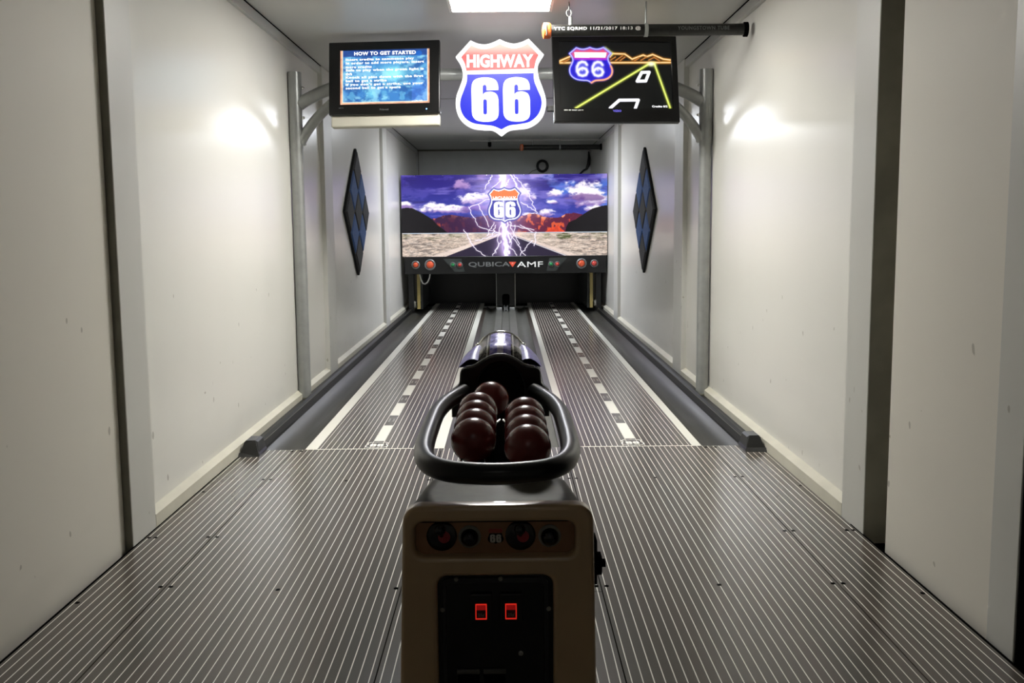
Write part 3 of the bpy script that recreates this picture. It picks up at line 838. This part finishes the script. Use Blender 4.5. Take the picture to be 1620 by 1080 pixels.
# ------------------------------------------------------------------ pipes under the ceiling
def pipe(x0, x1, y, z, r, label, hangers, words=None):
    t = thing('sprinkler_pipe', label, 'pipe', ((x0 + x1) / 2, y, z))
    obj('pipe_body', T([(x0, y, z), (x1, y, z)], r, n=22), M_PIPE, t, smooth=40)
    obj('end_cap', lathe(NB(), (x0 - .05, y, z), (1, 0, 0), [(0, 0), (r * .8, .003), (r * 1.35, .012), (r * 1.35, .05), (r * 1.15, .06), (r * 1.0, .062)], 22), M_ORANGE, t, smooth=40)
    tub = NB(); cyl(tub, (x0 - .02, y - r * 1.4, z + .03), (0, 0, -1), .006, .07); obj('cap_valve', tub, M_CHROME, t)
    obj('wall_flange', lathe(NB(), (x1 - .03, y, z), (1, 0, 0), [(r, 0), (r * 1.25, .004), (r * 1.25, .028), (r, .03)], 22), M_BLACKM, t)
    for k, hx in enumerate(hangers):
        h = NB()
        if k == 0:
            ring = [(hx, y, z + r + .055 + .02 * math.sin(a)) for a in (0,)]
            tube(h, [(hx + .016 * math.cos(a), y, z + r + .075 + .022 * math.sin(a)) for a in [i * PI / 8 for i in range(16)]], .004, n=8, closed=True)
            cyl(h, (hx + .01, y, z + r - .005), (0, 0, 1), .012, .055)
            cyl(h, (hx, y, z + r + .09), (0, 0, 1), .005, max(ZC - (z + r + .09) - .001, .01))
        else:
            cyl(h, (hx, y, z + r), (0, 0, 1), .006, ZC - z - r - .001)
            lathe(h, (hx - .012, y, z), (1, 0, 0), [(r + .002, 0), (r + .005, 0), (r + .005, .024), (r + .002, .024)], 22)
        obj('hanger', h, M_ALU, t)
    if words:
        for wd, wx, wdt, sz in words:
            b = fit(text(wd, .04, .0008, off=.0008, spacing=1.15), wdt, sz)
            obj('lettering', front(b, wx, y - r - .0012, z + .004), M_WHITE if wx < 1.0 else M_GREYP, t)
    return t
pipe(.30, 1.61, 6.0, 2.675, .038, 'nearer black ceiling pipe with orange end cap and white printed date above the right screen', (.43, .937),
     (('YTC SQRMD 11/21/2017 18:13 @', .612, .57, .026), ('YOUNGSTOWN TUBE', 1.31, .34, .024)))
pipe(.30, 1.64, 15.2, 2.715, .042, 'black pipe with red end cap near the back wall, farther of the two ceiling pipes', (.46, .93))
t = thing('sprinkler', 'small dark drop nipple hanging from the far ceiling behind the shield sign tip', 'sprinkler', (-.255, 15.0, ZC))
obj('stem', T([(-.255, 15.0, ZC - .001), (-.255, 15.0, 2.78)], .018, n=12), M_ALU, t)
obj('head', lathe(NB(), (-.255, 15.0, 2.79), (0, 0, -1), [(.028, 0), (.028, .06), (.018, .08), (0, .08)], 12), M_BLACKM, t)
# cables on the back wall
t = tag(obj('cable_coil', T([(.714 + .095 * math.cos(a), YB - .04, 2.53 + .10 * math.sin(a)) for a in [i * PI / 16 for i in range(32)]], .026, n=10, closed=True), M_BLACK, origin=(.714, YB - .04, 2.53), smooth=60), 'coiled black cable ring hanging on the grey back wall above the banner', 'cable')
tag(obj('power_cable', T([(1.42, YB - .03, 2.2), (1.44, YB - .03, 2.38), (1.50, YB - .03, 2.44), (1.56, YB - .03, 2.47), (1.60, YB - .04, 2.56), (1.61, YB - .04, 2.68), (1.60, YB - .04, 2.80)], .018, n=8, taper=[1, 1, 1, 1.3, 1.8, 1.6, .7]), M_BLACK, smooth=60), 'black power cable climbing the right corner of the back wall', 'cable')
tag(obj('thin_wire', T([(.35, YB - .02, 2.2), (.40, YB - .02, 2.34), (.52, YB - .02, 2.44), (.62, YB - .02, 2.47)], .006, n=8), M_STEEL_SHADE, smooth=60), 'thin grey wire arching from the banner top to the cable coil', 'wire')

# ------------------------------------------------------------------ wall diamonds
def diamond(x, yc, zc, hy, hz, label):
    t = thing('wall_diamond', label, 'wall decoration', (x, yc, zc), 'diamonds on the side walls')
    s = 1 if x < 0 else -1
    a = Vector((0, hy / 1.5, hz / 1.5)); 
    e1 = Vector((0, hy, -hz)) / 3; e2 = Vector((0, -hy, -hz)) / 3
    top = Vector((x, yc, zc + hz))
    bmb = NB()
    vs0 = [(yc, zc + hz + .015), (yc + hy + .012, zc), (yc, zc - hz - .015), (yc - hy - .012, zc)]
    A = [bmb.verts.new((x, y, z)) for y, z in vs0]; Bv = [bmb.verts.new((x + s * .03, y, z)) for y, z in vs0]
    bmb.faces.new(A); bmb.faces.new(list(reversed(Bv)))
    for i in range(4): bmb.faces.new([A[i], A[(i + 1) % 4], Bv[(i + 1) % 4], Bv[i]])
    bmesh.ops.bevel(bmb, geom=list(bmb.edges), offset=.006, segments=2, affect='EDGES')
    obj('backing', bmb, M_BLKQ, t)
    for i in range(3):
        for j in range(3):
            p = top + e1 * i + e2 * j
            q = [p, p + e1, p + e1 + e2, p + e2]
            c = sum(q, Vector()) / 4
            b = NB()
            lo = [b.verts.new((x + s * .028, c.y + (v.y - c.y) * .985, c.z + (v.z - c.z) * .985)) for v in q]
            hi = [b.verts.new((x + s * .042, c.y + (v.y - c.y) * .84, c.z + (v.z - c.z) * .84)) for v in q]
            for k in range(4): b.faces.new([lo[k], lo[(k + 1) % 4], hi[(k + 1) % 4], hi[k]])
            b.faces.new(hi)
            blue = (i + j) % 2 == 1
            obj('padded_tile', b, M_BLUE if blue else M_BLKQ, t, label='navy padded tile' if blue else None)
diamond(WL + .001, 10.1, 1.565, .78, .70, 'tall black and navy padded diamond on the left wall beyond the gantry post')
diamond(WRF - .001, 10.45, 1.565, .80, .72, 'tall black and navy padded diamond on the right wall beyond the gantry post')

# ------------------------------------------------------------------ masking unit and pit
mu = thing('masking_unit', 'wide desert highway lightning banner above a black lamp strip over the lane ends', 'banner', (-.016, 14.3, .63))
mx0, mx1, mz0, mz1 = -1.667, 1.634, .915, 2.215
obj('picture_board', B(mx0, mx1, 14.305, 14.345, mz0, mz1), M_BLACK, mu)
picture('banner_print', banner(), mx1 - mx0, mz1 - mz0, Matrix.Translation(((mx0 + mx1) / 2, 14.302, (mz0 + mz1) / 2)) @ FRONT, attr_mat('banner_print', .95, .3, .16), mu)
obj('lettering', front(fit(text('HIGHWAY', .1, .002, off=.002), .37, .066), -.016, 14.298, 1.836), emit('sign_white', (255, 255, 255), 1.25), mu)
obj('lamp_strip', B(-1.63, 1.608, 14.27, 14.45, .635, .915, bev=.006), M_BLACK, mu)
for x in (-1.45, -1.0, -.3, .3, .85, 1.45):
    for z in (mz1 - .012, mz0 + .012): obj('rivet', lathe(NB(), (x, 14.300, z), (0, -1, 0), [(.007, 0), (.006, .004), (0, .005)], 8), M_CHROME, mu)
def plate(pts): return front(flat([pts], .006), 0, 14.268, 0)
M_SLATE = mat('slate_plate', (52, 56, 54), .4)
obj('button_plate', plate([(-1.01, .88), (-.72, .88), (-.665, .67), (-.83, .67)]), M_SLATE, mu)
obj('button_plate', plate([(.65, .67), (.80, .67), (.985, .88), (.70, .88)]), M_SLATE, mu)
def lamp(x, z, r, m, nm):
    o = obj(nm, lathe(NB(), (x, 14.269, z), (0, -1, 0), [(r * .5, .0), (r, .0), (r * 1.02, .02), (r * .82, .028), (r * .74, .01), (0, .01)], 24), M_GREYP, mu, smooth=40)
    obj('lens', lathe(NB(), (x, 14.262, z), (0, -1, 0), [(r * .66, 0), (r * .62, .022), (r * .4, .036), (0, .042)], 24), m, o, smooth=60)
M_OR = mat('orange_lens', (225, 92, 55), .3); M_GN = mat('green_lens', (45, 140, 80), .3); M_RD = mat('red_lens', (205, 70, 62), .3)
for x, r, mm in ((-1.452, .065, M_OR), (-1.221, .088, M_OR), (1.215, .082, M_OR), (1.42, .062, M_RD)): lamp(x, .787, r, mm, 'signal_lamp')
for x, mm in ((-.857, M_GN), (-.745, M_RD), (.725, M_GN), (.825, M_RD)): lamp(x, .78, .045, mm, 'lane_button')
b = fit(text('QUBICA', .118, .004, off=.0018, spacing=1.02), .665, .088)
obj('lettering', front(b, -.272, 14.266, .780), M_GREYP, mu, label='grey lettering')
b = fit(text('AMF', .118, .004, off=.0008, spacing=1.04), .42, .088)
obj('lettering', front(b, .385, 14.266, .780), M_WHITE, mu, label='white lettering')
obj('triangle_mark', front(flat([[(.045, .822), (.165, .822), (.105, .735)]], .006), 0, 14.266, 0), mat('red_mark', (225, 85, 60), .4), mu)
b = text('O', .03, .004); obj('triangle_mark', front(b, .105, 14.262, .798), M_WHITE, mu)

pit = thing('pinsetter_pit', 'black open pit frame below the banner at the end of both lanes', 'pit', (0, 14.5, 0))
obj('back_curtain', B(-1.5, 1.5, 16.3, 16.34, -.05, 1.6), M_BLACK, pit)
obj('pit_floor', B(-1.64, 1.58, 16.12, 16.3, -.06, -.03), M_BLACKM, pit)
for s, xa, xb in ((-1, -1.60, -1.51), (1, 1.47, 1.555)):
    obj('frame_post', B(xa, xb, 14.46, 14.62, .0, .64, bev=.004), M_BLACK, pit)
    xi = xb if s < 0 else xa
    obj('yellow_post', B(min(xi - s * .035, xi - s * .085), max(xi - s * .035, xi - s * .085), 14.62, 14.66, .04, .64), M_YEL, pit)
    obj('side_panel', B(min(xi - s * .09, xi - s * .12), max(xi - s * .09, xi - s * .12), 14.70, 16.3, .03, .9), mat('pit_side', (58, 60, 60), .4), pit)
    obj('latch', B(min(xi, xi - s * .03), max(xi, xi - s * .03), 14.44, 14.46, .08, .18, bev=.003), M_CHROME, pit)
obj('centre_cover', B(-.165, .150, 14.75, 15.3, .07, .70), M_BLACK, pit)
obj('centre_cover_edge', B(-.170, -.160, 14.735, 14.75, .03, .70), M_ALU, pit)
obj('centre_cover_edge', B(.142, .154, 14.735, 14.75, .03, .70), M_CHROME, pit)
obj('centre_hole', front(flat([round_poly([(-.07, .07), (.055, .07), (.055, .27), (-.07, .27)], .05)], .004), 0, 14.746, 0), M_BLACKM, pit)
tag(obj('chain', T([(-1.42, 14.55, .62), (-1.40, 14.55, .53), (-1.37, 14.55, .47), (-1.33, 14.55, .46), (-1.29, 14.55, .49), (-1.26, 14.55, .56), (-1.25, 14.55, .63)], .012, n=8), M_WHITE, smooth=60), 'white plastic chain loop hanging below the left end of the lamp strip', 'chain')

# ------------------------------------------------------------------ ball return console
CXN = -.028
con = thing('ball_return_console', 'dark cream ball return console with joysticks, coin door, black ball rail and purple hood', 'ball return', (CXN, 2.3, 0))
def trap(a, b, y0, y1, r, cx=CXN): return round_poly([(cx - a, y0), (cx + a, y0), (cx + b, y1), (cx - b, y1)], r, 6)
def loft(bm, rings):
    R_ = [[bm.verts.new(p) for p in r] for r in rings]
    n = len(R_[0])
    for p, q in zip(R_, R_[1:]):
        for k in range(n): bm.faces.new([p[k], p[(k + 1) % n], q[(k + 1) % n], q[k]])
    bm.faces.new(list(reversed(R_[0]))); bm.faces.new(R_[-1])
    return bm
rings = []
for zz, a, b_, y0, y1 in ((0.0, .222, .19, 2.04, 2.42), (.02, .226, .195, 2.035, 2.42), (.40, .222, .186, 2.035, 2.38), (.66, .214, .180, 2.035, 2.33), (.715, .212, .178, 2.035, 2.32), (.732, .208, .172, 2.035, 2.31), (.741, .198, .160, 2.04, 2.295), (.743, .180, .14, 2.05, 2.27)):
    rings.append([(x, y, zz) for x, y in trap(a, b_, y0, y1, .05)])
obj('cabinet_body', loft(NB(), rings), M_TOP, con, smooth=45)
# front bezel with its two openings
def Rr(x0, x1, z0, z1, r): return round_poly([(x0, z0), (x1, z0), (x1, z1), (x0, z1)], r, 8)
outl = round_poly([(-.2715, .005), (.2115, .005), (.1985, .752), (-.2465, .752)], .045, 10)
hole1 = Rr(-.2200, .1560, .629, .7135, .026)
hole2 = Rr(-.1690, .1040, .12, .583, .03)
fb = flat([outl, hole1, hole2], .05, .011, 4)
obj('front_bezel', front(fb, 0, 2.025, 0), M_CREAM, con, smooth=50)
cp = obj('control_panel', B(-.226, .162, 2.030, 2.036, .620, .720), M_BRONZE, con)
obj('panel_shade', B(-.226, .162, 2.006, 2.034, .7125, .716), M_BLACKM, cp)
for x in (-.158, .028):
    j = obj('joystick', lathe(NB(), (x, 2.030, .672), (0, -1, 0), [(.036, 0), (.036, .003), (.031, .007), (.014, .009), (0, .009)], 28), M_GLOSSBLK, cp, smooth=40)
    obj('red_ring', lathe(NB(), (x + .006, 2.022, .672), (0, -1, 0), [(.008, 0), (.0145, .001), (.0145, .002), (0, .003)], 20), M_RED, j, smooth=40)
    s_ = NB(); tube(s_, [(x, 2.025, .674), (x - .001, 2.004, .690)], .0055, n=12); sphere(s_, (x - .002, 1.998, .697), .0135, 20, 12)
    obj('stick', s_, M_GLOSSBLK, j, smooth=60)
for x in (-.092, .097):
    j = obj('push_button', lathe(NB(), (x, 2.030, .670), (0, -1, 0), [(.027, 0), (.027, .004), (.022, .008), (.020, .006)], 28), M_STEEL_SHADE, cp, smooth=40)
    obj('button_dome', lathe(NB(), (x, 2.028, .670), (0, -1, 0), [(.0205, 0), (.0195, .012), (.013, .021), (.006, .0245), (0, .025)], 24), M_GLOSSBLK, j, smooth=60)
sx_, sz_, s = -.0305, .6705, .043
e = obj('shield_badge', front(flat([sh(SH_RED, s=s)], .002), sx_, 2.0290, sz_), mat('badge_red', (150, 62, 48), .4), cp)
obj('badge_field', front(flat([sh(SH_BLUE, s=s)], .002), sx_, 2.0288, sz_), M_BLACKM, e)
obj('numerals', front(flat([sh(l, s=s) for l in SIXES], .002), sx_, 2.0275, sz_), mat('badge_grey', (190, 185, 175), .4), e)
# coin door
cd = obj('coin_door', B(-.175, .110, 2.022, 2.034, .115, .590), M_GLOSSBLK, con)
obj('door_frame', front(flat([Rr(-.158, .093, .13, .572, .02), Rr(-.150, .085, .138, .560, .016)], .005), 0, 2.020, 0), M_BLACK, cd)
for x, z in ((-.125, .5695), (-.020, .5695), (-.1585, .4945), (.0935, .4945)):
    obj('screw', lathe(NB(), (x, 2.0195, z), (0, -1, 0), [(.006, 0), (.005, .003), (0, .0035)], 12), M_STEEL_SHADE, cd, smooth=40)
obj('key_lock', lathe(NB(), (.0265, 2.021, .385), (0, -1, 0), [(.007, 0), (.006, .004), (0, .005)], 16), M_CHROME, cd, smooth=40)
for x in (-.0666, .0040):
    h = obj('coin_slot', B(x - .026, x + .026, 2.012, 2.022, .463, .535, bev=.003), M_GLOSSBLK, cd)
    fr_ = front(flat([Rr(x - .0135, x + .0135, .4735, .5115, .001), Rr(x - .0112, x + .0112, .4765, .5090, .001)], .002), 0, 2.0105, 0)
    obj('lit_frame', fr_, emit('red_glow', (205, 38, 26), .85), h)
    obj('reject_button', B(x - .0112, x + .0112, 2.0100, 2.012, .4965, .5090), emit('red_dim', (150, 18, 18), .7, .4), h)
    bk = B(x - .0112, x + .0112, 2.0105, 2.012, .4765, .4965); obj('coin_window', bk, mat('dark_red', (60, 14, 12), .4), h)
    wds = text('25¢', .010, .0006, off=.0003, sx=1.1)
    obj('lettering', front(wds, x, 2.0100, .4845), mat('coin_print', (150, 110, 95), .5), h)
for x in (-.099, -.036):
    obj('return_flap', B(x - .027, x + .027, 2.014, 2.022, .335, .346, bev=.002), mat('flap_edge', (72, 72, 66), .4), cd)
    obj('coin_return', B(x - .026, x + .026, 2.018, 2.022, .255, .333, bev=.002), M_BLACKM, cd)
# side lock
lk = B(.188, .2135, 2.06, 2.12, .535, .645, bev=.002)
box(lk, .2135, .2265, 2.07, 2.11, .555, .60, bev=.002); box(lk, .2265, .236, 2.078, 2.10, .572, .585)
obj('side_latch', lk, M_BLACKM, con)
# hand rail
HR = [(-.125, 3.12), (-.150, 3.03), (-.174, 2.93), (-.191, 2.81), (-.197, 2.70), (-.198, 2.54), (-.197, 2.38), (-.190, 2.25), (-.166, 2.15), (-.12, 2.092), (-.06, 2.068), (0, 2.060)]
HR = HR + [(-x, y) for x, y in reversed(HR[:-1])]
def cr_open(pts, n=5):
    out = []
    for i in range(len(pts) - 1):
        p0 = pts[max(i - 1, 0)]; p1 = pts[i]; p2 = pts[i + 1]; p3 = pts[min(i + 2, len(pts) - 1)]
        for k in range(n):
            t = k / n
            out.append(tuple(.5 * ((2 * p1[c]) + (-p0[c] + p2[c]) * t + (2 * p0[c] - 5 * p1[c] + 4 * p2[c] - p3[c]) * t * t + (-p0[c] + 3 * p1[c] - 3 * p2[c] + p3[c]) * t ** 3) for c in range(2)))
    out.append(pts[-1]); return out
hr = cr_open(HR)
obj('hand_rail', T([(CXN + x, y, .812) for x, y in hr], .0265, n=20), M_RUB, con, smooth=60)
# ball rack
RX = ((-.096, 'left'), (.0545, 'right'))
rk = NB()
for x, _ in RX:
    for q in (-1, 1):
        tube(rk, [(x + q * .036, 2.24, .748), (x + q * .036, 3.24, .748)], .004, n=10)
tube(rk, [(-.135, 2.262, .748), (.095, 2.262, .748)], .004, n=10)
for q in (-1, 1): tube(rk, [(-.02 + q * .005, 2.86, .765), (-.02 + q * .035, 2.80, .756), (-.02 + q * .035, 2.70, .752)], .0035, n=8)
tube(rk, [(-.06, 2.97, .756), (-.02, 3.05, .768), (.03, 3.12, .768)], .0035, n=8)
obj('ball_rods', rk, M_CHROME, con, smooth=60)
bb = B(-.041, .005, 2.27, 3.22, .60, .746, bev=.004); box(bb, -.135, .095, 2.30, 3.22, .585, .605, bev=.004)
obj('rack_beam', bb, M_BLACKM, con)  # near-black colour carries the shade of the hollow between the ball rows
# hood
HX = -.025
half = [(.180, .70), (.180, .790), (.170, .806), (.152, .825), (.148, .862), (.142, .876), (.124, .884), (.100, .888), (.082, .896), (.062, .910), (.038, .923), (.018, .929)]
def sym(h, cx=HX): return [(cx - x, z) for x, z in h] + [(cx, h[-1][1] + .001)] + [(cx + x, z) for x, z in reversed(h)]
face = sym(half)
arch = [(HX - .088, .715), (HX - .088, .80)] + [(HX - .088 * math.cos(a), .80 + .102 * math.sin(a)) for a in [PI * k / 16 for k in range(1, 16)]] + [(HX + .088, .80), (HX + .088, .715)]
hp = flat([smooth_loop([p if i not in (0, len(face) - 1) else (*p, 1) for i, p in enumerate(face)], 3), arch], .05, .008, 3)
hd = obj('hood_front', front(hp, 0, 3.225, 0), M_RUB, con, smooth=50)
t_ = NT('hood_graphics'); xo = t_.sep(t_.coord())
ax = t_.M('ABSOLUTE', xo[0])
n_ = t_.noise(45, 4, (1, .5, 1)); nb = t_.noise(90, 2, (1, .3, 1))
pur = t_.mix(n_, s2l((92, 84, 178)), s2l((178, 172, 225)))
dark = t_.mix(nb, s2l((24, 24, 22)), s2l((92, 88, 84)))
cen = t_.M('LESS_THAN', ax, .040)
band = t_.M('MULTIPLY', t_.M('GREATER_THAN', ax, .046), t_.M('LESS_THAN', ax, .052))
mid = t_.M('LESS_THAN', ax, .012)
col = t_.mix(cen, dark, pur); col = t_.mix(mid, col, t_.mix(n_, s2l((170, 160, 205)), s2l((245, 240, 240)))); col = t_.mix(band, col, s2l((200, 198, 190)))
t_.base(col, .26, .15, .3); M_HOOD = t_.m
halfb = [(.128, .60), (.128, .852), (.122, .868), (.105, .874), (.090, .884), (.070, .906), (.046, .919), (.020, .926)]
rear = [(.110, .60), (.115, .850), (.112, .868), (.102, .880), (.088, .906), (.066, .934), (.042, .950), (.018, .957)]
shell = prism_y(NB(), sym(halfb), 3.245, 3.62, False, sym(rear))
o = obj('hood_shell', shell, M_HOOD, con, origin=(HX, 3.245, .8), smooth=40)
so = o.modifiers.new('thick', 'SOLIDIFY'); so.thickness = .006; so.offset = 1
obj('rear_plate', front(flat([sym(rear)], .012), 0, 3.625, 0), M_BLACK, con)
obj('chrome_band', T([(x, 3.63, z + .003) for x, z in sym(rear[3:])], .009, n=10), M_CHROME, con, smooth=60)
obj('chrome_band', T([(x, 3.205, z + .001) for x, z in sym(half[6:])], .006, n=10), M_GREYP, con, smooth=60)
M_FIN = mat('purple_fin', (122, 114, 200), .32, 0, var=.4, scale=40, coat=.1)
for q in (-1, 1):
    f_ = NB(); N_ = 14; lo_ = []; hi_ = []
    for k in range(N_ + 1):
        v = k / N_; y = 3.25 + .33 * v; e = math.sqrt(max(1 - v ** 2.4, 0.0)); zt = .904 + .014 * v
        lo_.append(f_.verts.new((HX + q * .080, y, zt - .02))); row = []
        for j in range(7):
            w_ = j / 6; row.append(f_.verts.new((HX + q * (.082 + .072 * e * w_), y, zt + .012 * math.sin(PI * w_) * e - .026 * e * w_ ** 1.6)))
        hi_.append(row)
    for k in range(N_):
        for j in range(6): f_.faces.new([hi_[k][j], hi_[k][j + 1], hi_[k + 1][j + 1], hi_[k + 1][j]])
        f_.faces.new([lo_[k], hi_[k][0], hi_[k + 1][0], lo_[k + 1]]); f_.faces.new([lo_[k], lo_[k + 1], hi_[k + 1][6], hi_[k][6]])
    obj('side_fin', f_, M_FIN, con, smooth=50)
    obj('fin_clip', sphere(NB(), (HX + q * .094, 3.60, .912), .010, 12, 8), M_CHROME, con, smooth=80)
ped = [[(x, y, z) for x, y in trap(a, b_, 3.24, 3.66, .04, HX)] for z, a, b_ in ((0, .15, .13), (.02, .15, .13), (.05, .13, .11), (.62, .115, .10))]
obj('hood_pedestal', loft(NB(), ped), M_BLACK, con, smooth=45)

# ------------------------------------------------------------------ bowling balls
first = None
names_l = ['frontmost dark red ball in the left row of the rack', 'second dark red ball from the front in the left row of the rack', 'third dark red ball from the front in the left row of the rack', 'rearmost dark red ball in the left row of the rack']
names_r = ['frontmost dark red ball in the right row of the rack', 'second dark red ball from the front in the right row of the rack', 'third dark red ball from the front in the right row of the rack', 'rearmost dark red ball in the right row of the rack']
RB = .0635
spotsb = [(-.096, 2.435 + .1285 * i, .8025, names_l[i]) for i in range(4)] + [(.0545, 2.345 + .1285 * i, .8025, names_r[i]) for i in range(4)] + [(-.058, 3.055, .795, 'brighter red ball lying in the hood mouth behind the left row')]
for x, y, z, lb in spotsb:
    if first is None:
        first = obj('bowling_ball', sphere(NB(), (x, y, z), RB, 48, 32), M_BALL, origin=(x, y, z), smooth=80); o = first
    else:
        o = first.copy(); C.objects.link(o); o.location = (x, y, z)
    tag(o, lb, 'bowling ball', 'bowling balls in the ball return rack')
